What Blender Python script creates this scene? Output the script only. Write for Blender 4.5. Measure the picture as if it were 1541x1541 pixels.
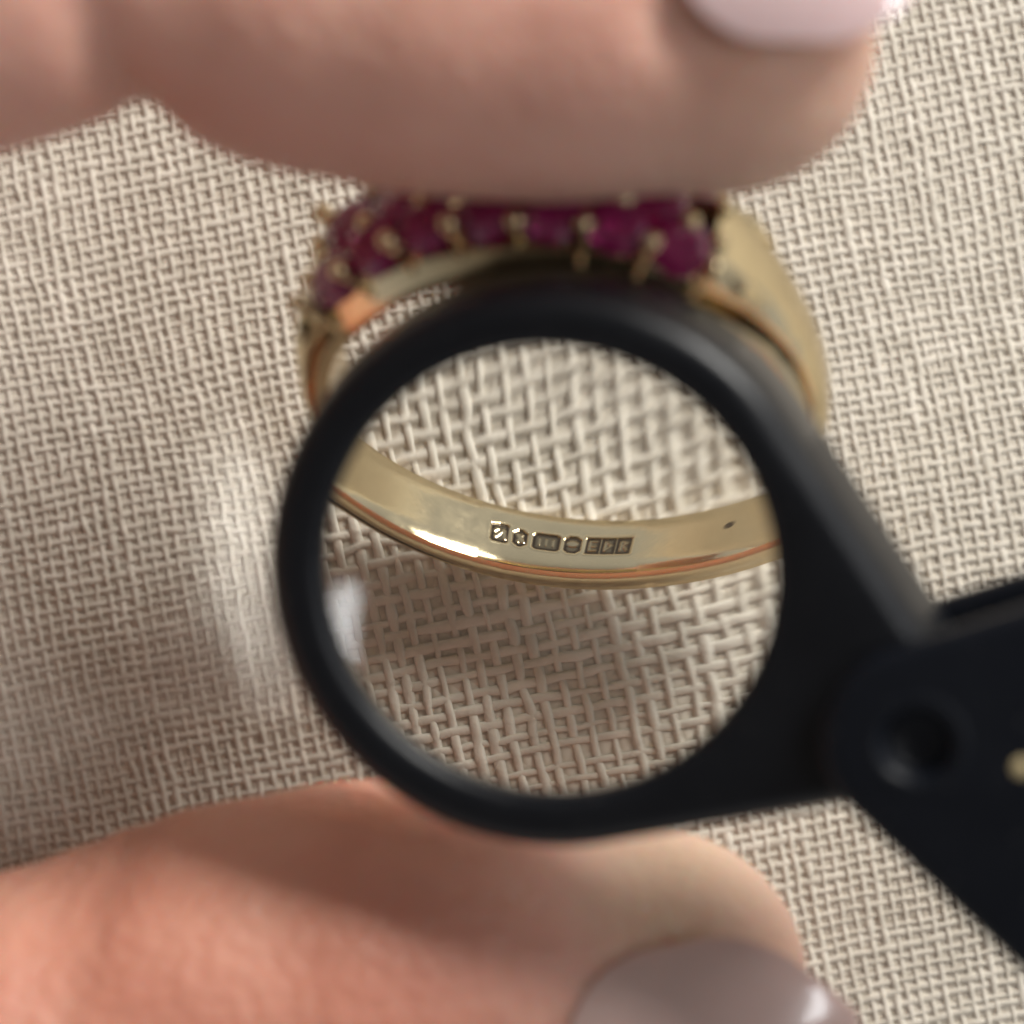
import bpy, math, random
import numpy as np
from mathutils import Vector, Matrix
from mathutils.geometry import tessellate_polygon

random.seed(4)
rng = np.random.default_rng(11)
for o in list(bpy.data.objects):
    bpy.data.objects.remove(o)
sc = bpy.context.scene
col = sc.collection
MM = 0.001

# ------------------------------------------------------------------ camera
# all lengths below are millimetres: X to the right of the picture, Y up the picture, Z up from the cloth
H = 150.0            # camera height above the cloth
S0 = 0.0288          # millimetres per photograph pixel at cloth level
FOV = 2 * math.atan(1541 * S0 / 2 / H)
cam_d = bpy.data.cameras.new('camera')
cam = bpy.data.objects.new('camera', cam_d)
col.objects.link(cam)
cam.location = (0, 0, H * MM)
cam_d.sensor_width = 36
cam_d.angle = FOV
cam_d.clip_start = 0.005
cam_d.clip_end = 20
cam_d.dof.use_dof = True
cam_d.dof.focus_distance = 0.1580
cam_d.dof.aperture_fstop = cam_d.lens / 4.2
sc.camera = cam

# ------------------------------------------------------------------ world and window light
w = bpy.data.worlds.new('World')
sc.world = w
w.use_nodes = True
bg = w.node_tree.nodes['Background']
# the room around: paler walls towards the horizon, a dimmer warm ceiling overhead
wt = w.node_tree
wc = wt.nodes.new('ShaderNodeTexCoord')
wsep = wt.nodes.new('ShaderNodeSeparateXYZ')
wabs = wt.nodes.new('ShaderNodeMath'); wabs.operation = 'ABSOLUTE'
wr = wt.nodes.new('ShaderNodeValToRGB')
wr.color_ramp.interpolation = 'EASE'
wr.color_ramp.elements[0].position = 0.0; wr.color_ramp.elements[0].color = (0.50, 0.51, 0.53, 1)
wr.color_ramp.elements[1].position = 0.75; wr.color_ramp.elements[1].color = (0.142, 0.122, 0.105, 1)
wt.links.new(wc.outputs['Generated'], wsep.inputs[0])
wt.links.new(wsep.outputs['Z'], wabs.inputs[0])
wt.links.new(wabs.outputs[0], wr.inputs[0])
wt.links.new(wr.outputs[0], bg.inputs[0])
bg.inputs[1].default_value = 1.0
def window(name, size, size_y, energy, color, direction):
    ld = bpy.data.lights.new(name, 'AREA')
    ld.shape = 'RECTANGLE'
    ld.size, ld.size_y = size, size_y
    ld.energy = energy
    ld.color = color
    lo = bpy.data.objects.new(name, ld)
    col.objects.link(lo)
    d = Vector(direction).normalized()
    lo.location = d * 1.0
    lo.rotation_euler = d.to_track_quat('Z', 'Y').to_euler()
# the room's main window, low and beyond the hand, and a smaller one to the right
window('window_light', 0.39, 0.34, 12.8, (1.0, 0.98, 0.93), (0.55, 0.70, 0.48))
window('side_window_light', 0.44, 0.10, 1.9, (0.96, 0.98, 1.0), (0.68, 0.0, 1.0))

sc.view_settings.view_transform = 'Standard'
sc.view_settings.look = 'None'
sc.view_settings.exposure = 0
sc.view_settings.gamma = 1
sc.cycles.caustics_refractive = True
sc.cycles.caustics_reflective = True
sc.cycles.blur_glossy = 0.0
sc.cycles.sample_clamp_indirect = 30
sc.cycles.max_bounces = 16
sc.cycles.transmission_bounces = 12
sc.cycles.use_denoising = True

# ------------------------------------------------------------------ helpers
def P(px, py, z):
    """photograph pixel on the level z above the cloth -> millimetres"""
    s = S0 * (H - z) / H
    return np.array([(px - 770.5) * s, (770.5 - py) * s, z])

def tag(o, label=None, cat=None, group=None, kind=None):
    if label: o['label'] = label
    if cat: o['category'] = cat
    if group: o['group'] = group
    if kind: o['kind'] = kind
    return o

def empty(name, loc):
    o = bpy.data.objects.new(name, None)
    col.objects.link(o)
    o.location = Vector([float(c) for c in loc]) * MM
    o.empty_display_size = 0.005
    return o

def mesh(name, verts, faces, mat=None, smooth=True):
    me = bpy.data.meshes.new(name)
    v = np.asarray(verts, dtype=np.float64) * MM
    me.from_pydata(v.tolist(), [], [list(map(int, f)) for f in faces])
    if smooth:
        me.polygons.foreach_set('use_smooth', np.ones(len(me.polygons), bool))
    if mat: me.materials.append(mat)
    me.update()
    return me

def obj(name, verts, faces, mat, parent=None, smooth=True, origin=None):
    """verts in world millimetres; the object sits at its parent (or at origin)"""
    if parent is not None:
        base = np.array(parent.location) / MM
        if parent.parent is not None:
            base = base + np.array(parent.parent.location) / MM
    else:
        base = np.zeros(3) if origin is None else np.asarray(origin, float)
    me = mesh(name, np.asarray(verts) - base, faces, mat, smooth)
    o = bpy.data.objects.new(name, me)
    col.objects.link(o)
    if parent is not None:
        o.parent = parent
    else:
        o.location = Vector(base) * MM
    return o

def grid_faces(nr, nc, close_c=False, close_r=False, flip=False):
    f = []
    for i in range(nr if close_r else nr - 1):
        for j in range(nc if close_c else nc - 1):
            a = i * nc + j; b = i * nc + (j + 1) % nc
            c = ((i + 1) % nr) * nc + (j + 1) % nc; d = ((i + 1) % nr) * nc + j
            f.append((a, d, c, b) if flip else (a, b, c, d))
    return f

def auto_smooth(o, deg):
    me = o.data
    me.polygons.foreach_set('use_smooth', np.ones(len(me.polygons), bool))
    me.set_sharp_from_angle(angle=math.radians(deg))

# ------------------------------------------------------------------ materials
def new_mat(name):
    m = bpy.data.materials.new(name)
    m.use_nodes = True
    nt = m.node_tree
    return m, nt, nt.nodes['Principled BSDF']

def node(nt, t, **kw):
    n = nt.nodes.new(t)
    for k, v in kw.items():
        setattr(n, k, v)
    return n

def noise(nt, scale, detail=4, rough=0.55, vec=None, coord='Object'):
    n = node(nt, 'ShaderNodeTexNoise')
    n.inputs['Scale'].default_value = scale
    n.inputs['Detail'].default_value = detail
    n.inputs['Roughness'].default_value = rough
    if vec is None:
        tc = node(nt, 'ShaderNodeTexCoord')
        vec = tc.outputs[coord]
    nt.links.new(vec, n.inputs['Vector'])
    return n

def ramp(nt, fac, stops):
    r = node(nt, 'ShaderNodeValToRGB')
    el = r.color_ramp.elements
    while len(el) < len(stops):
        el.new(0.5)
    for e, (p, c) in zip(el, stops):
        e.position = p
        e.color = (*c, 1) if len(c) == 3 else c
    nt.links.new(fac, r.inputs[0])
    return r

def bump(nt, height, strength, dist, bsdf):
    b = node(nt, 'ShaderNodeBump')
    b.inputs['Strength'].default_value = strength
    b.inputs['Distance'].default_value = dist
    nt.links.new(height, b.inputs['Height'])
    nt.links.new(b.outputs[0], bsdf.inputs['Normal'])
    return b

def mat_linen():
    m, nt, b = new_mat('linen_thread')
    n = noise(nt, 900, 5)
    r = ramp(nt, n.outputs[0], [(0.25, (0.59, 0.54, 0.455)), (0.75, (0.79, 0.735, 0.645))])
    nt.links.new(r.outputs[0], b.inputs['Base Color'])
    b.inputs['Roughness'].default_value = 0.62
    b.inputs['Specular IOR Level'].default_value = 0.35
    b.inputs['Sheen Weight'].default_value = 0.15
    b.inputs['Sheen Roughness'].default_value = 0.4
    n2 = noise(nt, 9000, 3)
    bump(nt, n2.outputs[0], 0.5, 0.00005, b)
    return m

def mat_backing():
    m, nt, b = new_mat('linen_backing')
    tc = node(nt, 'ShaderNodeTexCoord')
    mp = node(nt, 'ShaderNodeMapping')
    mp.inputs['Rotation'].default_value[2] = math.radians(-11)
    nt.links.new(tc.outputs['Object'], mp.inputs['Vector'])
    hs = []
    for ax in 'XY':
        wv = node(nt, 'ShaderNodeTexWave', bands_direction=ax)
        wv.inputs['Scale'].default_value = 1 / 0.00054 * 0.314
        wv.inputs['Distortion'].default_value = 1.0
        nt.links.new(mp.outputs[0], wv.inputs['Vector'])
        hs.append(wv)
    mx = node(nt, 'ShaderNodeMath', operation='MAXIMUM')
    nt.links.new(hs[0].outputs['Fac'], mx.inputs[0]); nt.links.new(hs[1].outputs['Fac'], mx.inputs[1])
    n = noise(nt, 300, 4)
    r = ramp(nt, n.outputs[0], [(0.3, (0.60, 0.545, 0.455)), (0.7, (0.73, 0.67, 0.575))])
    nt.links.new(r.outputs[0], b.inputs['Base Color'])
    b.inputs['Roughness'].default_value = 0.8
    bump(nt, mx.outputs[0], 0.6, 0.0001, b)
    return m

def mat_gold(name='gold', rough=0.125, color=(0.80, 0.665, 0.42), patina=False):
    m, nt, b = new_mat(name)
    b.inputs['Metallic'].default_value = 1
    n = noise(nt, 420, 5)
    r = ramp(nt, n.outputs[0], [(0.3, tuple(c * 0.86 for c in color)), (0.7, color)])
    out = r.outputs[0]
    if patina:
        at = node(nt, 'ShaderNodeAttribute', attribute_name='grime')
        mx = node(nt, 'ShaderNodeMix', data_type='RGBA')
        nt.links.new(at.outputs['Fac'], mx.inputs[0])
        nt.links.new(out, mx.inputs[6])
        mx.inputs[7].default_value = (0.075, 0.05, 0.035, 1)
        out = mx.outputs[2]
    nt.links.new(out, b.inputs['Base Color'])
    n2 = noise(nt, 1500, 6, 0.7)
    r2 = ramp(nt, n2.outputs[0], [(0.3, (rough * 0.75,) * 3), (0.75, (rough * 1.7,) * 3)])
    nt.links.new(r2.outputs[0], b.inputs['Roughness'])
    n3 = noise(nt, 700, 5, 0.6)
    bump(nt, n3.outputs[0], 0.22, 0.00006, b)
    return m

def mat_gem():
    m, nt, b = new_mat('ruby')
    b.inputs['Base Color'].default_value = (0.42, 0.016, 0.17, 1)
    b.inputs['Roughness'].default_value = 0.04
    b.inputs['IOR'].default_value = 1.76
    b.inputs['Transmission Weight'].default_value = 0.55
    return m

def mat_black(name, rough, tint=(0.006, 0.0075, 0.0105), bump_s=0.15, spec=0.5):
    m, nt, b = new_mat(name)
    nd = noise(nt, 2600, 2, 0.5)
    rd = ramp(nt, nd.outputs[0], [(0.70, tint), (0.76, (0.05, 0.05, 0.05))])
    nt.links.new(rd.outputs[0], b.inputs['Base Color'])
    n = noise(nt, 250, 6, 0.65)
    r = ramp(nt, n.outputs[0], [(0.3, (rough * 0.8,) * 3), (0.8, (rough * 1.35,) * 3)])
    nt.links.new(r.outputs[0], b.inputs['Roughness'])
    b.inputs['IOR'].default_value = 1.5
    b.inputs['Specular IOR Level'].default_value = spec
    n2 = noise(nt, 5000, 3)
    bump(nt, n2.outputs[0], bump_s, 0.00002, b)
    return m

def mat_glass():
    m, nt, b = new_mat('lens_glass')
    nt.nodes.remove(b)
    g = node(nt, 'ShaderNodeBsdfGlass')
    g.inputs['IOR'].default_value = 1.52
    g.inputs['Roughness'].default_value = 0
    g.inputs['Color'].default_value = (0.985, 0.99, 0.985, 1)
    nt.links.new(g.outputs[0], nt.nodes['Material Output'].inputs['Surface'])
    return m

def mat_skin():
    m, nt, b = new_mat('skin')
    n = noise(nt, 95, 5, 0.6)
    r = ramp(nt, n.outputs[0], [(0.30, (0.50, 0.24, 0.18)), (0.5, (0.63, 0.36, 0.275)), (0.7, (0.72, 0.48, 0.37))])
    # the flesh is flushed along the finger pads and pale (pressed) at the tips: stored on the mesh
    at = node(nt, 'ShaderNodeAttribute', attribute_name='flush')
    r2 = ramp(nt, at.outputs['Fac'], [(0.0, (0.66, 0.53, 0.38)), (0.5, (0.69, 0.395, 0.32)), (1.0, (0.52, 0.175, 0.105))])
    mx = node(nt, 'ShaderNodeMix', data_type='RGBA')
    mx.inputs[0].default_value = 0.62
    nt.links.new(r.outputs[0], mx.inputs[6]); nt.links.new(r2.outputs[0], mx.inputs[7])
    nt.links.new(mx.outputs[2], b.inputs['Base Color'])
    b.inputs['Roughness'].default_value = 0.5
    b.inputs['Specular IOR Level'].default_value = 0.35
    b.inputs['Subsurface Weight'].default_value = 1.0
    b.inputs['Subsurface Radius'].default_value = (1.0, 0.36, 0.2)
    b.inputs['Subsurface Scale'].default_value = 0.0016
    tc = node(nt, 'ShaderNodeTexCoord')
    vo = node(nt, 'ShaderNodeTexVoronoi')
    vo.inputs['Scale'].default_value = 1500
    nt.links.new(tc.outputs['Object'], vo.inputs['Vector'])
    n2 = noise(nt, 500, 6, 0.7)
    ad = node(nt, 'ShaderNodeMath', operation='ADD')
    nt.links.new(vo.outputs['Distance'], ad.inputs[0]); nt.links.new(n2.outputs[0], ad.inputs[1])
    bump(nt, ad.outputs[0], 0.42, 0.00025, b)
    return m

def mat_nail(name, c, rough):
    m, nt, b = new_mat(name)
    n = noise(nt, 200, 4)
    r = ramp(nt, n.outputs[0], [(0.3, tuple(x * 0.85 for x in c)), (0.7, c)])
    nt.links.new(r.outputs[0], b.inputs['Base Color'])
    b.inputs['Roughness'].default_value = rough
    b.inputs['Coat Weight'].default_value = 0.6
    b.inputs['Coat Roughness'].default_value = 0.08
    b.inputs['Subsurface Weight'].default_value = 0.4
    b.inputs['Subsurface Radius'].default_value = (1.0, 0.5, 0.4)
    b.inputs['Subsurface Scale'].default_value = 0.0006
    n2 = noise(nt, 900, 4)
    bump(nt, n2.outputs[0], 0.15, 0.00005, b)
    return m

M_LINEN, M_BACK = mat_linen(), mat_backing()
M_GOLD = mat_gold()
M_GOLDP = mat_gold('stamped_gold', patina=True)
M_GEM = mat_gem()
M_BLACK = mat_black('black_plastic', 0.36, (0.004, 0.005, 0.0075), spec=0.32)
M_FLANK = mat_black('polished_black_plastic', 0.13)
M_COVER = mat_black('black_cover', 0.42, (0.004, 0.0055, 0.0095), spec=0.22)
M_GLASS = mat_glass()
M_SKIN = mat_skin()
M_NAIL_I = mat_nail('polished_nail', (0.82, 0.61, 0.61), 0.12)
M_NAIL_T = mat_nail('bare_nail', (0.60, 0.435, 0.40), 0.22)

# ------------------------------------------------------------------ cloth
def cloth_z(x, y):
    return 0.16 * np.sin(x * 0.16 + 0.6) + 0.16 * np.sin(y * 0.13 + x * 0.05 + 1.1) + 0.06 * np.sin(x * 0.41 - y * 0.37)

def build_cloth():
    root = empty('linen_cloth', (0, 0, 0))
    tag(root, 'cream open-weave linen cloth spread flat beneath the ring and hand', 'cloth')
    pitch_a, pitch_e = 0.54, 0.492      # between upright threads, between cross threads
    ang = math.radians(11)
    ex = np.array([math.cos(ang), math.sin(ang)])
    ey = np.array([-math.sin(ang), math.cos(ang)])
    half = 34.5
    SEG, NS = 4, 6
    ca = np.cos(np.arange(NS) * 2 * math.pi / NS + 0.3)
    sa = np.sin(np.arange(NS) * 2 * math.pi / NS + 0.3)

    def wander(t, amp, seed):
        g = np.random.default_rng(abs(seed))
        out = np.zeros_like(t)
        for wl in (2.1, 5.3, 13.0, 1.15):
            out += g.normal() * np.sin(t * 2 * math.pi / wl + g.uniform(0, 6.28)) * (1.0 if wl > 1.5 else 0.6)
        return out * amp

    def slow(u, amp, seed):      # neighbouring threads drift together
        g = np.random.default_rng(abs(seed))
        out = 0
        for wl in (9.0, 17.0, 31.0):
            out = out + g.normal() * np.sin(u * 2 * math.pi / wl + g.uniform(0, 6.28))
        return out * amp

    for which in (0, 1):
        p_this, p_other = (pitch_a, pitch_e) if which == 0 else (pitch_e, pitch_a)
        n = int(half / p_this)
        for i in range(-n, n + 1):
            g = np.random.default_rng(1000 * which + i + 500)
            m = int(half / p_other)
            t = np.arange(-m * SEG, m * SEG + 1) * (p_other / SEG)
            k = t / p_other
            par = 1 if (i % 2 == 0) else -1
            if which == 1: par = -par
            lift = (0.026 if which == 0 else 0.012) * par * np.cos(math.pi * k) + (0.010 if which == 0 else 0)
            lat = i * p_this + g.normal() * 0.028 + wander(t, 0.018, 7 * i + 3 + which * 999) + slow(t + i * 0.35, 0.05, 21 + which)
            thick = g.uniform(0.74, 1.34) * (1 + wander(t, 0.10, 13 * i + 5 + which * 777))
            rl = (0.122 if which == 0 else 0.125) * thick
            rv = (0.040 if which == 0 else 0.036) * np.clip(thick, 0.8, 1.15)
            c2 = (ex[None] * lat[:, None] + ey[None] * t[:, None]) if which == 0 else (ex[None] * t[:, None] + ey[None] * lat[:, None])
            side = ex if which == 0 else ey
            z = cloth_z(c2[:, 0], c2[:, 1]) + lift + wander(t, 0.008, 31 * i + which)
            V = np.zeros((len(t), NS, 3))
            twist = 0.25 * np.sin(t * 2.2 + g.uniform(0, 6))
            V[:, :, 0] = c2[:, 0:1] + side[0] * rl[:, None] * ca[None]
            V[:, :, 1] = c2[:, 1:2] + side[1] * rl[:, None] * ca[None]
            V[:, :, 2] = z[:, None] + rv[:, None] * sa[None] + twist[:, None] * 0.03 * ca[None]
            nm = 'warp_thread' if which == 0 else 'weft_thread'
            me = bpy.data.meshes.new(nm)
            nv = len(t) * NS
            r_ = np.arange(len(t) - 1)[:, None] * NS
            c_ = np.arange(NS)[None]
            c1 = (c_ + 1) % NS
            q = np.stack([r_ + c_, r_ + c1, r_ + NS + c1, r_ + NS + c_], -1).reshape(-1, 4)
            if which == 1: q = q[:, ::-1]
            me.vertices.add(nv)
            me.vertices.foreach_set('co', (V * MM).astype(np.float32).ravel())
            me.loops.add(q.size)
            me.loops.foreach_set('vertex_index', q.astype(np.int32).ravel())
            me.polygons.add(len(q))
            me.polygons.foreach_set('loop_start', (np.arange(len(q)) * 4).astype(np.int32))
            me.polygons.foreach_set('use_smooth', np.ones(len(q), bool))
            me.update(calc_edges=True)
            me.materials.append(M_LINEN)
            o = bpy.data.objects.new(nm, me)
            col.objects.link(o)
            o.parent = root
    # a second layer of the folded cloth lies underneath
    g = np.linspace(-150, 150, 121)
    X, Y = np.meshgrid(g, g)
    Z = cloth_z(X, Y) - 0.040
    obj('under_layer', np.stack([X, Y, Z], -1).reshape(-1, 3), grid_faces(121, 121), M_BACK, root)
    # loose fibres standing off the threads
    fv, ff = [], []
    for k in range(620):
        p = rng.uniform(-31, 31, 2)
        a = rng.uniform(0, 6.28); L_ = rng.uniform(.5, 1.9); bend = rng.normal() * 1.6
        b0 = len(fv)
        for i in range(6):
            q = i / 5
            x = p[0] + math.cos(a + bend * q) * L_ * q; y = p[1] + math.sin(a + bend * q) * L_ * q
            z = float(cloth_z(x, y)) + .05 + .16 * math.sin(q * 2.6)
            r = .012 * (1 - .6 * q)
            for j in range(3):
                t_ = 2.094 * j
                fv.append((x - math.sin(a) * r * math.cos(t_), y + math.cos(a) * r * math.cos(t_), z + r * math.sin(t_)))
        for i in range(5):
            for j in range(3):
                ff.append((b0 + i * 3 + j, b0 + i * 3 + (j + 1) % 3, b0 + i * 3 + 3 + (j + 1) % 3, b0 + i * 3 + 3 + j))
    tag(obj('loose_fibres', fv, ff, M_LINEN, root), kind='stuff')
    return root

build_cloth()

# ------------------------------------------------------------------ ring
TILT, LEAN, YAW = math.radians(48.8), math.radians(22), math.radians(-11)
RC = P(853, 593, 9.0)
n_ax = np.array([0, -math.sin(TILT), math.cos(TILT)])
u0 = np.array([0, math.cos(TILT), math.sin(TILT)])
v0 = np.array([1.0, 0, 0])
_rz = np.array([[math.cos(YAW), -math.sin(YAW), 0], [math.sin(YAW), math.cos(YAW), 0], [0, 0, 1]])
n_ax, u0, v0 = _rz @ n_ax, _rz @ u0, _rz @ v0
u_ax = u0 * math.cos(LEAN) - v0 * math.sin(LEAN)
v_ax = v0 * math.cos(LEAN) + u0 * math.sin(LEAN)
RI = 9.45

def ringp(theta, r, n):
    """theta in degrees from the head, clockwise as seen by the camera"""
    t = np.radians(theta)
    return RC + (u_ax * np.cos(t)[..., None] + v_ax * np.sin(t)[..., None]) * np.asarray(r)[..., None] + n_ax * np.asarray(n)[..., None]

def build_ring():
    base = RC - u_ax * 10.5
    root = empty('gem_ring', base)
    tag(root, 'gold ring set with dark purple red stones, stamped inside its band, under the loupe', 'ring')
    K = [0, 43, 56, 72, 95, 130, 180]
    W = [3.3, 2.95, 2.35, 1.85, 1.45, 1.08, 0.92]
    RO = [10.35, 11.75, 11.35, 10.95, 10.7, 10.5, 10.45]
    GR = [0.0, 0.85, 0.8, 0.6, 0.3, 0.08, 0.0]
    def at(th, T):
        a = abs(((th + 180) % 360) - 180)
        return float(np.interp(a, K, T))
    def section(th):
        wd, ro, gr = at(th, W), at(th, RO), at(th, GR)
        rail = RI + 0.62
        cc = min(1.0, max(0.0, (wd - 1.0) / 1.3))
        fr = [(RI + 0.06, wd - 0.03), (RI + 0.18, wd), (rail - 0.1, wd - 0.02), (rail + 0.02, wd - 0.1),
              (rail + 0.1, wd - 0.1 - gr), (rail + 0.22, wd - 0.12 - gr), (rail + 0.32 * (ro - rail), wd - 0.14 - gr * 0.25),
              (ro - 0.22 - .3 * cc, wd - 0.16 - gr * 0.1 - .1 * cc), (ro - 0.08, wd - 0.26 - gr * 0.1 - .55 * cc), (ro, wd - 0.45 - gr * 0.1 - .6 * cc)]
        prof = fr + [(ro + 0.04, (wd - 0.5) * 0.25), (ro + 0.04, -(wd - 0.5) * 0.25)] + [(r, -n) for r, n in fr[::-1]]
        return prof
    # --- the band, open on its inner side (the inner wall follows)
    ths = np.concatenate([np.arange(44, 316.01, 1.5)])
    pr = [section(t) for t in ths]
    V = np.array([[ringp(np.array(t), np.array(r), np.array(n)) for r, n in s] for t, s in zip(ths, pr)])
    nr, nc = V.shape[:2]
    F = grid_faces(nr, nc, flip=True)
    F = list(F)
    F.append(tuple(range(nc)))
    F.append(tuple((nr - 1) * nc + j for j in range(nc))[::-1])
    band = obj('band', V.reshape(-1, 3), F, M_GOLD, root)
    auto_smooth(band, 32)
    # --- inner wall with the struck hallmarks
    TH0 = 180 + 15.5          # where the middle of the row of marks sits
    HALF = 13.5
    def wall(t0, t1, nt_, nn):
        th = np.linspace(t0, t1, nt_)
        fn = np.linspace(-1, 1, nn)
        T, N = np.meshgrid(th, fn, indexing='ij')
        wd = np.vectorize(lambda q: at(q, W))(T) - 0.03
        return T, N * wd
    vs, fs = [], []
    def add_wall(t0, t1, nt_, nn):
        T, N = wall(t0, t1, nt_, nn)
        R = RI + 0.06 * np.abs(N / (np.abs(N).max(axis=1, keepdims=True))) ** 8
        b = sum(len(v) for v in vs)
        vs.append(ringp(T, R, N).reshape(-1, 3))
        fs.extend([tuple(b + k for k in f) for f in grid_faces(nt_, nn)])
    add_wall(TH0 + HALF, 360 + TH0 - HALF, 300, 13)
    iw = obj('inner_wall', np.concatenate(vs), fs, M_GOLD, root)
    # fine patch: along = millimetres along the wall (to the right as seen), across = axial
    NT, NN = 420, 150
    T, N = wall(TH0 + HALF, TH0 - HALF, NT, NN)
    A = -(T - TH0) * math.pi / 180 * RI / 1.1
    def box(a, b, ca, cb, ha, hb, rad=0.06):
        qa, qb = np.abs(a - ca) - ha + rad, np.abs(b - cb) - hb + rad
        return np.hypot(np.maximum(qa, 0), np.maximum(qb, 0)) + np.minimum(np.maximum(qa, qb), 0) - rad
    def octo(a, b, ca, cb, ha, hb, cut):
        d = box(a, b, ca, cb, ha, hb, 0.02)
        return np.maximum(d, (np.abs(a - ca) + np.abs(b - cb) - cut) * 0.7071)
    def seg(a, b, a0, b0, a1, b1, r):
        pa, pb, ba, bb = a - a0, b - b0, a1 - a0, b1 - b0
        h = np.clip((pa * ba + pb * bb) / (ba * ba + bb * bb), 0, 1)
        return np.hypot(pa - ba * h, pb - bb * h) - r
    sm = lambda d, e=0.025: np.clip(0.5 - d / (2 * e), 0, 1)
    B = -N * 1.25               # up the picture
    yb = 0.12 * 0 + 0.0
    stamps = []
    d1 = np.maximum(box(A, B, -1.52, .05, .25, .40, .12), -(seg(A, B, -1.85, .5, -1.6, .55, .12)))
    r1 = np.minimum.reduce([seg(A, B, -1.62, -.12, -1.42, .2, .05), seg(A, B, -1.42, .2, -1.38, -.15, .05), seg(A, B, -1.66, .12, -1.58, .22, .05)])
    stamps.append((d1, r1, -1.85, -1.235))
    d2 = octo(A, B, -.99, .0, .21, .37, .42)
    r2 = np.minimum(seg(A, B, -1.06, .14, -.92, -.12, .065), seg(A, B, -.94, .16, -1.04, -.16, .03))
    stamps.append((d2, r2, -1.235, -.745))
    d3 = box(A, B, -.33, .0, .37, .35, .16)
    r3 = np.minimum.reduce([seg(A, B, -.5 + .17 * k, -.12, -.5 + .17 * k, .12, .04) for k in range(3)])
    stamps.append((d3, r3 + .02, -.745, .06))
    d4 = octo(A, B, .32, .0, .235, .36, .46)
    r4 = np.hypot((A - .32) / 1.2, (B - .05)) - .13
    stamps.append((d4, r4, .06, .575))
    d5 = np.minimum.reduce([box(A, B, .82 + .37 * k, .0, .205, .35, .05) for k in range(3)])
    r5 = np.minimum.reduce([seg(A, B, .74, .2, .74, -.18, .03), seg(A, B, .74, .2, .9, .2, .03), seg(A, B, .74, 0, .88, 0, .03), seg(A, B, .74, -.18, .9, -.18, .03),
                            seg(A, B, 1.12, -.18, 1.12, .18, .03), seg(A, B, 1.12, .18, 1.27, .02, .03), seg(A, B, 1.27, .02, 1.12, -.18, .03),
                            seg(A, B, 1.5, .18, 1.5, -.18, .03), seg(A, B, 1.5, .18, 1.65, .12, .03), seg(A, B, 1.65, .12, 1.52, 0, .03), seg(A, B, 1.54, 0, 1.66, -.18, .03)])
    stamps.append((d5, r5, .575, 1.9))
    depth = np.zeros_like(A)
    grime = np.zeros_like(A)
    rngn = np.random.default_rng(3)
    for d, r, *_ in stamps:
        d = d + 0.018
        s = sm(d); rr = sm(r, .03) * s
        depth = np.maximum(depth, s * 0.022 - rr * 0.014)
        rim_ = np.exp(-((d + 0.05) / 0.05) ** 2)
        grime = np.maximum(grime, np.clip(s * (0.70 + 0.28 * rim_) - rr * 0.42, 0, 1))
    lip = np.zeros_like(A)
    for d, *_ in stamps:        # metal pushed up round each punch
        lip = np.maximum(lip, np.exp(-((d - 0.05) / 0.035) ** 2) * 0.004)
    ab = np.abs(N / np.abs(N).max(axis=1, keepdims=True))
    R = RI + depth - lip * (depth < 0.01) + 0.06 * ab ** 8
    V = ringp(T, R, N).reshape(-1, 3)
    Q = grid_faces(NT, NN, flip=True)
    qa = np.array(Q)
    ac = A.reshape(-1)[qa].mean(1)
    bc = np.abs(B.reshape(-1)[qa]).max(1)
    who = np.zeros(len(Q), int)
    for i, (_, _, lo_, hi_) in enumerate(stamps):
        who[(ac >= lo_) & (ac < hi_) & (bc < 0.52)] = i + 1
    gr = grime.reshape(-1)
    for i in range(len(stamps) + 1):
        f = qa[who == i]
        used, inv = np.unique(f, return_inverse=True)
        o = obj('stamped_wall' if i == 0 else 'hallmark', V[used], inv.reshape(-1, 4), M_GOLDP, root if i == 0 else sw)
        if i == 0: sw = o
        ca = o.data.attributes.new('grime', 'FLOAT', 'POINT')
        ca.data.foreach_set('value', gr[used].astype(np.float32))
    # a small dark pit further along the wall
    pt_, pn_ = TH0 - 27.5, -0.15
    pv = [ringp(np.array(pt_ + .9 * q * math.cos(a_)), np.array(RI - 0.012 * (1 - q)), np.array(pn_ + .11 * q * math.sin(a_))) for q in (1.0, .6, .05) for a_ in np.arange(12) * math.pi / 6]
    pit = obj('pit', np.array(pv), grid_faces(3, 12, close_c=True) + [tuple(range(24, 36))], M_GOLDP, iw)
    pit.data.attributes.new('grime', 'FLOAT', 'POINT').data.foreach_set('value', np.full(36, .9, np.float32))
    # --- head: floor, rails
    th = np.arange(-46, 46.01, 1.5)
    def loft(name, prof):
        V = np.array([[ringp(np.array(t), np.array(r), np.array(n)) for r, n in prof(t)] for t in th])
        a, b = V.shape[:2]
        F = grid_faces(a, b, close_c=True, flip=True) + [tuple(range(b)), tuple((a - 1) * b + j for j in range(b))[::-1]]
        o = obj(name, V.reshape(-1, 3), F, M_GOLD, root)
        auto_smooth(o, 35)
    for s in (1, -1):
        def rail(t):
            wd = at(t, W)
            q = [(RI + .02, wd - 0.75), (RI + .02, wd - .1), (RI + .1, wd), (RI + .4, wd + .02), (RI + .6, wd - .06), (RI + 1.3, wd - .5), (RI + 1.4, wd - .8), (RI + .9, wd - 1.1)]
            q = [(r, n * s) for r, n in q]
            return q if s > 0 else q[::-1]
        loft('rail', rail)
    loft('gallery_floor', lambda t: [(RI + .03, -2.5), (RI + .03, 2.5), (RI + .5, 2.55), (RI + .75, 2.0), (RI + .95, 0), (RI + .75, -2.0), (RI + .5, -2.55)])
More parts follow.
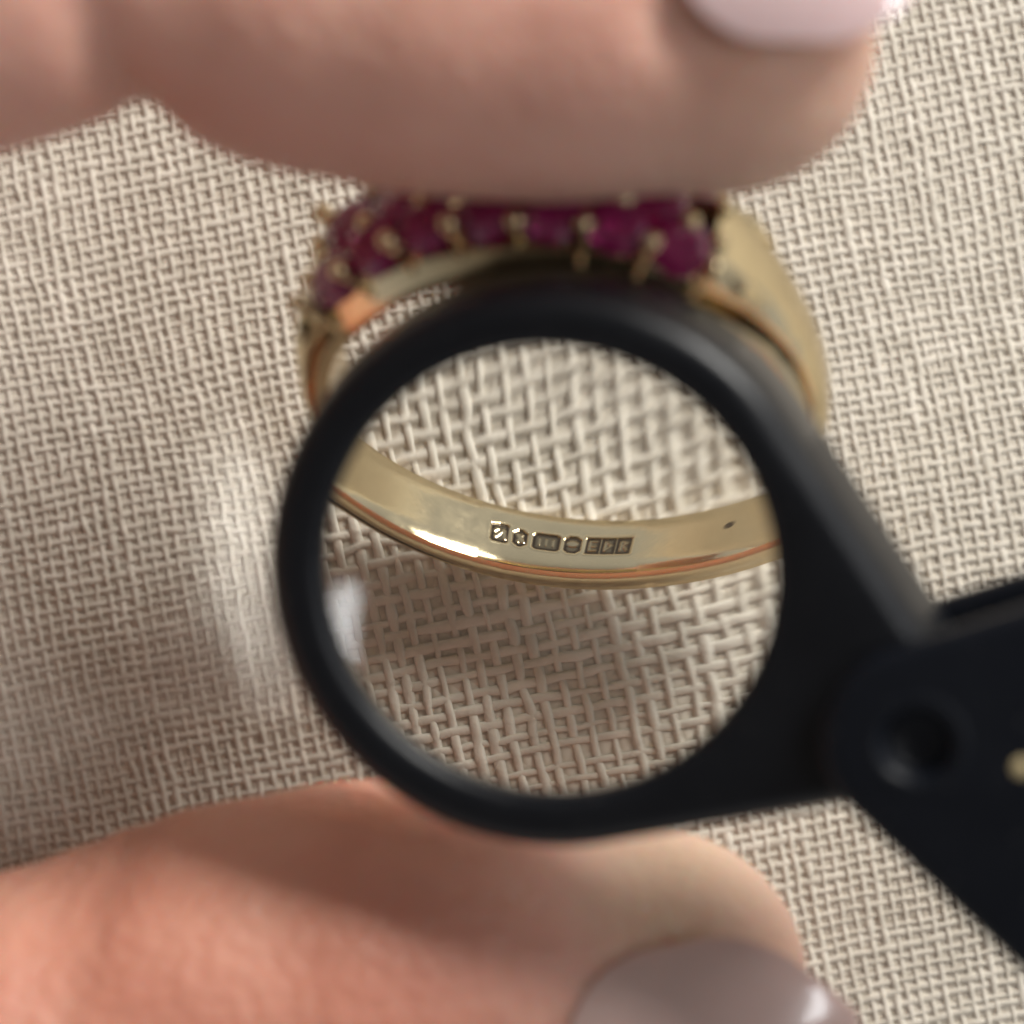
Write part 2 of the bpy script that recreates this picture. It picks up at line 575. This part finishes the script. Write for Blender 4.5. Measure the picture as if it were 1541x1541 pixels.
    # --- carved facets on the shoulders
    for sg in (1, -1):
        for s in (1, -1):
            for t0, t1, n0, n1 in ((48, 60, .30, 1.35),):
                tm = t0 + (t1 - t0) * .4
                wm, nm_ = at(tm, W), (n0 + n1) / 2
                pts = [(t0, nm_, 0), (tm, n0, 0), (t1, nm_, 0), (tm, n1, 0), (tm, nm_, .10)]
                vv = [ringp(np.array(sg * t_), np.array(at(t_, RO) + (e_ if e_ else -.06)), np.array(s * (wm - q_))) for t_, q_, e_ in pts]
                vv += [ringp(np.array(sg * t_), np.array(at(t_, RO) - .3), np.array(s * (wm - q_))) for t_, q_, e_ in pts[:4]]
                ff = [(0, 1, 4), (1, 2, 4), (2, 3, 4), (3, 0, 4), (0, 5, 6, 1), (1, 6, 7, 2), (2, 7, 8, 3), (3, 8, 5, 0)]
                if sg * s > 0: ff = [f[::-1] for f in ff]
                obj('shoulder_facet', np.array(vv), ff, M_GOLD, root, smooth=False)
    # --- stones
    def gem_mesh(rad):
        vs, fs = [], []
        nseg = 16
        def ringv(r, z, off=0.0, n=nseg):
            b = len(vs)
            for k in range(n):
                a = 2 * math.pi * (k + off) / n
                vs.append((r * rad * math.cos(a), r * rad * math.sin(a), z * rad))
            return b
        tb = ringv(.56, .36, 0, 8)
        st = ringv(.78, .25, .5, 8)
        g1 = ringv(1, .04); g2 = ringv(1, -.04)
        fs.append(tuple(range(tb, tb + 8)))
        for k in range(8):
            k1 = (k + 1) % 8
            fs.append((tb + k, st + k, tb + k1))
            fs.append((tb + k1, st + k, g1 + (2 * k + 2) % 16, st + k1)) if False else None
            fs.append((tb + k1, st + k, g1 + (2 * k + 2) % 16))
            fs.append((tb + k1, g1 + (2 * k + 2) % 16, st + k1))
            fs.append((st + k, g1 + 2 * k, g1 + 2 * k + 1))
            fs.append((st + k, g1 + 2 * k + 1, g1 + (2 * k + 2) % 16))
        for k in range(16):
            fs.append((g1 + k, g2 + k, g2 + (k + 1) % 16, g1 + (k + 1) % 16))
        vs.append((0, 0, -.8 * rad)); c = len(vs) - 1
        for k in range(16):
            fs.append((g2 + k, c, g2 + (k + 1) % 16))
        return mesh('gemstone', vs, fs, M_GEM, smooth=False)
    gm = gem_mesh(1.24)
    def put(name, me, pos, zdir, spin=0.0):
        o = bpy.data.objects.new(name, me)
        col.objects.link(o)
        o.parent = root
        q = Vector(zdir).to_track_quat('Z', 'Y').to_matrix() @ Matrix.Rotation(spin, 3, 'Z')
        M4 = q.to_4x4()
        M4.translation = (Vector(pos) - Vector(base)) * MM
        o.matrix_local = M4
        return o
    def dirs(t):
        a = math.radians(t)
        return u_ax * math.cos(a) + v_ax * math.sin(a)
    g = np.random.default_rng(12)
    angs = np.linspace(-37.5, 37.5, 7)
    for row, (nn, rr, tl) in enumerate([(1.75, 11.72, 28), (0, 12.15, 0), (-1.75, 11.72, -28)]):
        aa = angs if row != 1 else (angs[:-1] + angs[1:]) / 2
        for t in aa:
            rd = dirs(t)
            fade = 0.35 * (abs(t) / 45) ** 2
            zd = rd * math.cos(math.radians(tl)) + n_ax * math.sin(math.radians(tl))
            zd = zd + 0.09 * g.normal(size=3)
            put('gemstone', gm, RC + rd * (rr - fade) + n_ax * nn, zd, g.uniform(0, 3))
    # --- claws: a post bending over the stone, with a rounded bead at its end
    def claw_mesh(h):
        prof = [(.15, -h), (.15, -h * .5), (.17, -.5), (.27, -.3), (.38, -.08), (.41, .12), (.33, .31), (.17, .42), (0.02, .45)]
        vs = [(r * math.cos(a), r * math.sin(a), z) for r, z in prof for a in np.arange(12) * 2 * math.pi / 12]
        return mesh('claw', vs, grid_faces(len(prof), 12, close_c=True) + [tuple(range(11, -1, -1)), tuple((len(prof) - 1) * 12 + k for k in range(12))], M_GOLD)
    cm = claw_mesh(1.7); cs = claw_mesh(1.0)
    ends = np.concatenate([[angs[0] - 6.2], (angs[:-1] + angs[1:]) / 2, [angs[-1] + 6.2]])
    for s in (1, -1):
        for t in ends:
            rd = dirs(t)
            zd = rd * .9 + n_ax * s * (-.12 + .05 * g.normal()) + v_ax * 0.05 * g.normal()
            put('claw', cm, RC + rd * (12.0 + .08 * g.normal()) + n_ax * s * (2.6 + .06 * g.normal()), zd)
        for t in angs:
            rd = dirs(t)
            put('claw', cs, RC + rd * (12.15 + .05 * g.normal()) + n_ax * s * 1.0, rd + n_ax * s * .3)
    for t in (angs[0] - 7, angs[-1] + 7):
        for nn in (-1.0, 1.0):
            put('claw', cs, RC + dirs(t) * 11.75 + n_ax * nn, dirs(t))
    return root

build_ring()

# ------------------------------------------------------------------ loupe
LN = np.array([-0.15, -0.17, 0.0]); LN[2] = math.sqrt(1 - LN[0] ** 2 - LN[1] ** 2)
LX = np.array([1.0, 0, 0]) - LN * LN[0]; LX /= np.linalg.norm(LX)
LY = np.cross(LN, LX)
LC = P(821, 866, 22.0) - LN * 2.4
def loup(a, b, c):
    a, b, c = np.broadcast_arrays(np.asarray(a, float), np.asarray(b, float), np.asarray(c, float))
    return LC + a[..., None] * LX + b[..., None] * LY + c[..., None] * LN

def teardrop_r(al, R, r1, L, ax):
    """distance from the big circle's centre to the outline in direction al; narrow end (radius r1) at distance L along ax"""
    d = (al - ax + math.pi) % (2 * math.pi) - math.pi
    half = math.acos((R - r1) / L)         # direction of the tangent points
    tmax = math.atan2(r1 * math.sin(half), L + r1 * math.cos(half))
    ad = np.abs(d)
    r = np.full_like(al, R)
    line = R / np.cos(np.clip(half - ad, -1.5, 1.5))
    r = np.where(ad < half, line, r)
    disc = np.maximum(r1 ** 2 - (L * np.sin(ad)) ** 2, 0)
    cap = L * np.cos(ad) + np.sqrt(disc)
    return np.where(ad < tmax, cap, r)

def build_loupe():
    root = empty('loupe', LC - LN * 4)
    tag(root, 'black folding loupe held over the ring, its round lens swung out', 'loupe')
    AX = math.radians(-22.0)
    R, r1, L = 10.62, 2.35, 14.9
    n = 240
    al = np.linspace(0, 2 * math.pi, n, endpoint=False)
    al = np.sort(np.concatenate([al, AX % (2 * math.pi) + np.linspace(-.16, .16, 41)]) % (2 * math.pi))
    n = len(al)
    def outer(o, z):
        r = teardrop_r(al, R - o, max(r1 - o, .3), L, AX)
        return loup(r * np.cos(al), r * np.sin(al), z)
    def inner(r, z):
        return loup(r * np.cos(al), r * np.sin(al), z)
    rings = [inner(8.45, 1.45), inner(8.45, 1.85), inner(8.51, 2.1), inner(8.66, 2.3), inner(8.88, 2.4),
             outer(1.0, 2.4), outer(.68, 2.33), outer(.38, 2.14), outer(.15, 1.82), outer(0, 1.35),
             outer(-.3, -2.0), outer(-.3, -2.4), outer(-.16, -2.7), outer(.07, -2.82),
             inner(9.35, -2.82), inner(9.05, -2.7), inner(9.0, -2.4), inner(8.9, -1.3), inner(8.9, 1.4)]
    V = np.concatenate(rings)
    F = grid_faces(len(rings), n, close_c=True, close_r=True, flip=True)
    h = obj('lens_holder', V, F, M_BLACK, root)
    # the round flank of the holder is polished, the rest is matt
    h.data.materials.append(M_FLANK)
    dd = (al - AX + math.pi) % (2 * math.pi) - math.pi
    for k, p in enumerate(h.data.polygons):
        ad_ = math.degrees(al[k % n])
        if k // n == 9 and (111 < ad_ < 172 or 26 < ad_ < 50):
            p.material_index = 1
    auto_smooth(h, 40)
    # lens: two spherical faces
    RLS, ra, edge = {1: 110.0, -1: 26.6}, 8.86, 0.85
    nr_, ns = 56, 160
    rr = np.linspace(0, ra, nr_ + 1)
    a = np.arange(ns) * 2 * math.pi / ns
    Vs, Fs = [], []
    def cap(sign):
        RL = RLS[sign]
        kc = -3.0 if sign < 0 else 0.0          # the lower face is slightly aspheric
        sag = rr ** 2 / RL / (1 + np.sqrt(1 - (1 + kc) * rr ** 2 / RL ** 2))
        zc = sag[-1] + edge / 2
        b = sum(len(x) for x in Vs)
        pts = [loup(0, 0, sign * zc)[None]]
        for k in range(1, nr_ + 1):
            pts.append(loup(rr[k] * np.cos(a), rr[k] * np.sin(a), sign * (zc - sag[k])))
        Vs.append(np.concatenate(pts))
        for j in range(ns):
            t = (b, b + 1 + j, b + 1 + (j + 1) % ns)
            Fs.append(t if sign > 0 else t[::-1])
        for k in range(nr_ - 1):
            for j in range(ns):
                q = (b + 1 + k * ns + j, b + 1 + (k + 1) * ns + j, b + 1 + (k + 1) * ns + (j + 1) % ns, b + 1 + k * ns + (j + 1) % ns)
                Fs.append(q if sign > 0 else q[::-1])
    cap(1); cap(-1)
    b = sum(len(x) for x in Vs)
    Vs.append(np.concatenate([loup(ra * np.cos(a), ra * np.sin(a), edge / 2), loup(ra * np.cos(a), ra * np.sin(a), -edge / 2)]))
    for j in range(ns):
        Fs.append((b + j, b + ns + j, b + ns + (j + 1) % ns, b + (j + 1) % ns))
    obj('lens', np.concatenate(Vs), Fs, M_GLASS, root)
    # cover: two drop-shaped plates on the same pivot, swung away to the right
    PV = np.array([L * math.cos(AX), L * math.sin(AX)])
    CA = math.radians(-11.5)
    CR, cr1, CL = 11.0, 3.55, 14.4
    BC = PV + CL * np.array([math.cos(CA), math.sin(CA)])
    ax2 = CA + math.pi
    al2 = np.sort(np.concatenate([np.linspace(0, 2 * math.pi, 220, endpoint=False), ax2 % (2 * math.pi) + np.linspace(-.3, .3, 61)]) % (2 * math.pi))
    def plate(name, z0, z1, hole=False):
        def pr(o, z):
            r = teardrop_r(al2, CR - o, max(cr1 - o, .3), CL, ax2)
            return loup(BC[0] + r * np.cos(al2), BC[1] + r * np.sin(al2), z)
        lo_, hi_ = min(z0, z1), max(z0, z1)
        rings = [pr(.45, lo_), pr(.12, lo_ + .08), pr(0, lo_ + .3), pr(0, hi_ - .45), pr(.10, hi_ - .2), pr(.42, hi_ - .04), pr(.75, hi_)]
        m = len(al2)
        F = grid_faces(len(rings), m, close_c=True) + [tuple(range(m))[::-1]]
        top = tuple((len(rings) - 1) * m + k for k in range(m))
        if hole:
            ha = np.arange(48) * 2 * math.pi / 48
            hr = loup(PV[0] + 1.6 * np.cos(ha), PV[1] + 1.6 * np.sin(ha), hi_)
            rings.append(hr)
            allv = np.concatenate(rings)
            loc = lambda ids: [Vector(((allv[q] - LC) @ LX, (allv[q] - LC) @ LY, 0)) for q in ids]
            hid = tuple(len(rings[0]) * (len(rings) - 1) + k for k in range(48))
            tris = tessellate_polygon([loc(top), loc(hid[::-1])])
            ids = top + hid[::-1]
            for t in tris:
                a_, b_, c_ = (allv[ids[q]] for q in t)
                t = t if np.cross(b_ - a_, c_ - a_) @ LN > 0 else t[::-1]
                F.append(tuple(ids[q] for q in t))
        else:
            F.append(top)
        o = obj(name, np.concatenate(rings), F, M_COVER, root)
        auto_smooth(o, 50)
        return o
    fp = plate('cover_plate', 2.55, 3.75, True)
    plate('cover_plate', -4.0, -2.95)
    # narrow web joining the two plates along the far round end
    wal = np.linspace(CA - 1.1, CA + 1.1, 60)
    ri, ro = 9.9, 10.7
    WV = np.concatenate([loup(BC[0] + r * np.cos(wal), BC[1] + r * np.sin(wal), z) for r, z in ((ri, -3.2), (ro, -3.2), (ro, 3.0), (ri, 3.0))])
    WF = []
    for k in range(4):
        for j in range(59):
            k1 = (k + 1) % 4
            WF.append((k * 60 + j, k1 * 60 + j, k1 * 60 + j + 1, k * 60 + j + 1))
    auto_smooth(obj('cover_web', WV, WF, M_COVER, root), 40)
    # pivot: dished hollow rivet in the front plate
    a = np.arange(64) * 2 * math.pi / 64
    prof = [(1.9, 3.74), (1.8, 3.79), (1.62, 3.80), (1.45, 3.76), (1.3, 3.6), (1.2, 3.35), (1.1, 3.1), (.9, 2.95), (.02, 2.9)]
    RV = np.concatenate([loup(PV[0] + r * np.cos(a), PV[1] + r * np.sin(a), z) for r, z in prof])
    obj('pivot_rivet', RV, grid_faces(len(prof), 64, close_c=True), M_COVER, fp)
    # gold printed mark on the plate
    mpos = P(1537, 1178, 27.0)
    rel = mpos - LC
    ca_, cb_ = rel @ LX, rel @ LY
    prof = [(.34, 3.757), (.33, 3.77), (.02, 3.771)]
    gmv = np.concatenate([loup(ca_ + r * np.cos(a), cb_ + r * np.sin(a), z) for r, z in prof])
    mg, nt, bb = new_mat('gold_print')
    bb.inputs['Base Color'].default_value = (0.62, 0.50, 0.27, 1)
    bb.inputs['Roughness'].default_value = 0.45
    obj('printed_mark', gmv, grid_faces(len(prof), 64, close_c=True), mg, fp)
    return root

build_loupe()

# ------------------------------------------------------------------ hand
def surface_nets(D, org, h):
    s = D < 0
    nx, ny, nz = D.shape
    cnt = np.zeros((nx - 1, ny - 1, nz - 1), np.uint8)
    offs = [(i, j, k) for i in (0, 1) for j in (0, 1) for k in (0, 1)]
    for i, j, k in offs:
        cnt += s[i:nx - 1 + i, j:ny - 1 + j, k:nz - 1 + k]
    act = (cnt > 0) & (cnt < 8)
    idx = np.argwhere(act)
    vid = -np.ones(act.shape, np.int64)
    vid[act] = np.arange(len(idx))
    acc = np.zeros((len(idx), 3)); num = np.zeros(len(idx))
    for a in range(3):
        for o1 in (0, 1):
            for o2 in (0, 1):
                c0 = [0, 0, 0]
                b1, b2 = [q for q in range(3) if q != a]
                c0[b1], c0[b2] = o1, o2
                c1 = list(c0); c1[a] = 1
                d0 = D[idx[:, 0] + c0[0], idx[:, 1] + c0[1], idx[:, 2] + c0[2]]
                d1 = D[idx[:, 0] + c1[0], idx[:, 1] + c1[1], idx[:, 2] + c1[2]]
                m = (d0 < 0) != (d1 < 0)
                t = np.where(m, d0 / np.where(m, d0 - d1, 1), 0)
                p = np.tile(np.array(c0, float), (len(idx), 1))
                p[:, a] += t
                acc[m] += p[m]; num[m] += 1
    V = (idx + acc / num[:, None]) * h + org
    F = []
    for a in range(3):
        b1, b2 = (a + 1) % 3, (a + 2) % 3
        sl0 = [slice(None)] * 3; sl1 = [slice(None)] * 3
        sl0[a] = slice(0, -1); sl1[a] = slice(1, None)
        for q in (b1, b2):
            sl0[q] = slice(1, -1); sl1[q] = slice(1, -1)
        s0, s1 = s[tuple(sl0)], s[tuple(sl1)]
        e = np.argwhere(s0 != s1)
        if not len(e): continue
        pos = s0[e[:, 0], e[:, 1], e[:, 2]]
        base = e.copy()
        base[:, b1] += 1; base[:, b2] += 1
        def cell(o1, o2):
            c = base.copy(); c[:, b1] -= o1; c[:, b2] -= o2
            return vid[c[:, 0], c[:, 1], c[:, 2]]
        q = np.stack([cell(1, 1), cell(0, 1), cell(0, 0), cell(1, 0)], 1)
        q[~pos] = q[~pos][:, ::-1]
        F.append(q)
    return V, np.concatenate(F)

def build_hand():
    # joint = (photograph pixel x, y, height z, radius) -> millimetres
    def J(px, py, z, r):
        return (P(px, py, z), r)
    index = [J(1085, 62, 21.8, 5.75), J(880, 30, 21.8, 6.3), J(640, -2, 22.0, 6.6), J(420, -35, 22.5, 6.5), J(215, -110, 23.2, 6.55),
             J(-60, -70, 24.7, 7.1), J(-420, 10, 26.7, 7.6), J(-800, 90, 28.2, 8.3), J(-2000, 560, 26.2, 10.5)]
    thumb = [J(982, 1482, 7.6, 6.4), J(760, 1490, 7.9, 7.3), J(540, 1500, 8.4, 8.3), J(300, 1545, 9.2, 8.4), J(0, 1655, 10.5, 8.6),
             J(-500, 1800, 13, 9.4), J(-1200, 1850, 15, 11.5), J(-2300, 1650, 17, 14)]
    middle = [J(-250, -680, 12, 6.6), J(-100, -620, 20, 7.0), J(-600, -480, 27, 8.4), J(-2100, 150, 25, 10.5)]
    ringf = [J(-700, -1000, 11, 6.4), J(-480, -1050, 19, 6.8), J(-900, -900, 26, 8.2), J(-2300, -250, 24, 10.2)]
    little = [J(-1150, -1250, 10, 5.5), J(-950, -1350, 17, 5.9), J(-1250, -1250, 23, 7.2), J(-2450, -650, 22, 9.5)]
    palm = [J(-2000, 560, 24, 10.5), J(-3100, 800, 22, 14), J(-2100, 150, 25, 10.5), J(-3200, 500, 22, 13.5), J(-2300, -250, 24, 10), J(-3300, 200, 22, 13),
            J(-2450, -650, 22, 9.5), J(-3300, 200, 22, 13), J(-2300, 1650, 17, 14), J(-3250, 900, 20, 15), J(-3250, 700, 21, 16), J(-4200, 700, 22, 15)]
    h = 0.5
    lo_ = np.array([-96.0, -44.0, -1.0]); hi_ = np.array([22.0, 66.0, 42.0])
    nx, ny, nz = ((hi_ - lo_) / h).astype(int)
    gx = (lo_[0] + np.arange(nx) * h).astype(np.float32)
    gy = (lo_[1] + np.arange(ny) * h).astype(np.float32)
    gz = (lo_[2] + np.arange(nz) * h).astype(np.float32)
    BIG = 12.0
    D = np.full((nx, ny, nz), BIG, np.float32)
    def smin(a, b, k):
        hh = np.clip(0.5 + 0.5 * (b - a) / k, 0, 1)
        return b + (a - b) * hh - k * hh * (1 - hh)
    def cone(dst, A, B, k):
        (p, ra), (q, rb) = A, B
        m = max(ra, rb) + 7
        mn = np.minimum(p, q) - m; mx = np.maximum(p, q) + m
        s = []
        for g, c0, c1 in ((gx, mn[0], mx[0]), (gy, mn[1], mx[1]), (gz, mn[2], mx[2])):
            s.append(slice(max(int(np.searchsorted(g, c0)), 0), int(np.searchsorted(g, c1))))
        X = gx[s[0]][:, None, None] - p[0]; Y = gy[s[1]][None, :, None] - p[1]; Z = gz[s[2]][None, None, :] - p[2]
        d = (q - p).astype(np.float32); ll = float(d @ d)
        t = np.clip((X * d[0] + Y * d[1] + Z * d[2]) / ll, 0, 1)
        dist = np.sqrt((X - t * d[0]) ** 2 + (Y - t * d[1]) ** 2 + (Z - t * d[2]) ** 2) - (ra + (rb - ra) * t)
        v = dst[s[0], s[1], s[2]]
        dst[s[0], s[1], s[2]] = smin(v, dist, k)
    def chain(js, k=1.6):
        G = np.full_like(D, BIG)
        for A, B in zip(js[:-1], js[1:]):
            cone(G, A, B, k)
        return G
    # pads and joints as extra volumes
    FI = chain(index, 1.2)
    cone(FI, J(760, 40, 21.2, 6.0), J(520, 10, 21.4, 5.9), 2.0)      # finger pad
    D = smin(D, FI, 2.0)
    FT = chain(thumb, 1.2)
    cone(FT, J(640, 1470, 8.2, 7.6), J(420, 1510, 8.6, 7.8), 2.0)
    D = smin(D, FT, 2.0)
    for f in (middle, ringf, little):
        D = smin(D, chain(f, 1.5), 2.2)
    for k in range(0, len(palm), 2):
        cone(D, palm[k], palm[k + 1], 7)
    cone(D, J(-2000, 700, 22, 9), J(-1900, 1650, 16, 9), 8)           # web between thumb and index
    # creases across the finger joints
    X = gx[:, None, None]; Y = gy[None, :, None]; Z = gz[None, None, :]
    def crease(px, py, z, lean, depth, width, ylim):
        nonlocal D
        c = P(px, py, z)
        t = (X - c[0]) + lean * (Y - c[1]) + 0.10 * (Z - c[2])
        msk = np.exp(-((Y - c[1]) / ylim) ** 2) * np.exp(-((Z - c[2]) / 14) ** 2)
        D = D + depth * np.exp(-(t / width) ** 2) * msk
    crease(222, 165, 21, 0.25, 0.75, 0.9, 6.5)
    crease(262, 190, 21, 0.25, 0.28, 0.5, 5.0)
    crease(150, 1400, 14, -0.2, 0.35, 0.8, 6)
    crease(90, 1400, 14, -0.15, 0.25, 0.6, 6)
    # fold beside the index nail
    a0, a1 = P(1020, 30, 28.3), P(1235, 78, 27.4)
    dv = a1 - a0
    tt = np.clip(((X - a0[0]) * dv[0] + (Y - a0[1]) * dv[1] + (Z - a0[2]) * dv[2]) / (dv @ dv), 0, 1)
    cd = np.sqrt((X - a0[0] - tt * dv[0]) ** 2 + (Y - a0[1] - tt * dv[1]) ** 2 + (Z - a0[2] - tt * dv[2]) ** 2) - 1.0
    D = -smin(-D, cd.astype(np.float32), 0.8)
    # let the thumb flatten where it lies on the cloth
    D = np.maximum(D, (0.75 - Z) + 0 * D)
    D[0] = D[-1] = 1; D[:, 0] = D[:, -1] = 1; D[:, :, 0] = D[:, :, -1] = 1
    V, F = surface_nets(D, lo_, h)
    # relax the lattice
    E = np.concatenate([F[:, [0, 1]], F[:, [1, 2]], F[:, [2, 3]], F[:, [3, 0]]])
    for it in range(6):
        acc = np.zeros_like(V); num = np.zeros(len(V))
        for k in range(3):
            acc[:, k] = np.bincount(E[:, 0], V[E[:, 1], k], len(V)) + np.bincount(E[:, 1], V[E[:, 0], k], len(V))
        num = np.bincount(E[:, 0], minlength=len(V)) + np.bincount(E[:, 1], minlength=len(V))
        V = V + (0.5 if it % 2 == 0 else -0.45) * (acc / num[:, None] - V)
    base = np.array([-60.0, 0, 0])
    o = obj('hand', V, F, M_SKIN, None, True, base)
    tag(o, 'bare hand with index finger pressing the ring and thumb lying under the loupe', 'hand')
    # flush of the skin: pale at the very tips, redder along the thumb
    fl = np.full(len(V), 0.45)
    def blob(px, py, z, rad, val):
        nonlocal fl
        d = np.linalg.norm((V - P(px, py, z)) * np.array([1, 1, .6]), axis=1)
        fl = fl + (val - fl) * np.exp(-(d / rad) ** 2)
    blob(450, 1450, 14, 13, 0.95)
    blob(100, 1560, 15, 13, 0.95)
    blob(1020, 1330, 11, 5.0, 0.02)
    blob(1150, 160, 22, 5.0, 0.25)
    blob(640, 160, 20, 8.0, 0.62)
    blob(230, 120, 23, 4.0, 0.75)
    at = o.data.attributes.new('flush', 'FLOAT', 'POINT')
    at.data.foreach_set('value', fl.astype(np.float32))

    # nails: curved plates with an almond tip
    def nail(name_mat, c0, c1, dvec, rad0, rad1, span, tip_out, label):
        ax = c1 - c0; Ln = np.linalg.norm(ax); ax = ax / Ln
        d = dvec - ax * (dvec @ ax); d /= np.linalg.norm(d)
        sdir = np.cross(ax, d)
        nu, nv = 40, 25
        rows_t, rows_b = [], []
        for i in range(nu):
            u = i / (nu - 1)
            # half-angle narrows to an almond tip and rounds at the base
            wdt = span * (1 - max(0, (u - .55) / .45) ** 2.2 * .80) * (math.sqrt(max(1 - ((.4 - u) / .4) ** 2, .02)) if u < .4 else 1)
            rr = rad0 + (rad1 - rad0) * u
            for out, dr in ((rows_t, 0.0), (rows_b, -0.45)):
                rw = []
                for j in range(nv):
                    v = -1 + 2 * j / (nv - 1)
                    ph = v * wdt
                    edge = .12 * abs(v) ** 6
                    lift = 0.75 - (1.9 * (u - .45) ** 2 + 1.4 * max(0, u - .6) ** 2) * tip_out
                    rw.append(c0 + ax * (u * Ln) + (d * math.cos(ph) + sdir * math.sin(ph)) * (rr + dr - edge * (1 if dr == 0 else -1) * .5) + d * lift)
                out.append(rw)
        Vt = np.array(rows_t).reshape(-1, 3); Vb = np.array(rows_b).reshape(-1, 3)
        n_ = len(Vt)
        F = grid_faces(nu, nv) + [tuple(n_ + k for k in f[::-1]) for f in grid_faces(nu, nv)]
        rim = [i * nv for i in range(nu)] + [(nu - 1) * nv + j for j in range(1, nv)] + [i * nv + nv - 1 for i in range(nu - 2, -1, -1)] + [j for j in range(nv - 2, 0, -1)]
        for a_, b_ in zip(rim, rim[1:] + rim[:1]):
            F.append((a_, b_, n_ + b_, n_ + a_))
        q = obj('fingernail', np.concatenate([Vt, Vb]), F, name_mat, o)
        auto_smooth(q, 50)
        q['label'] = label
    ps = math.radians(52)
    nail(M_NAIL_I, P(1000, 35, 21.8), P(1425, 45, 22.8), np.array([0, math.cos(ps), math.sin(ps)]), 6.55, 5.7, math.radians(56), 1.6, 'pale pink polished index fingernail')
    pt = math.radians(-20)
    nail(M_NAIL_T, P(850, 1565, 8.0), P(1272, 1456, 8.8), np.array([0, math.sin(pt), math.cos(pt)]), 7.3, 6.2, math.radians(53), 1.2, 'greyish pink thumbnail')
    return o

build_hand()
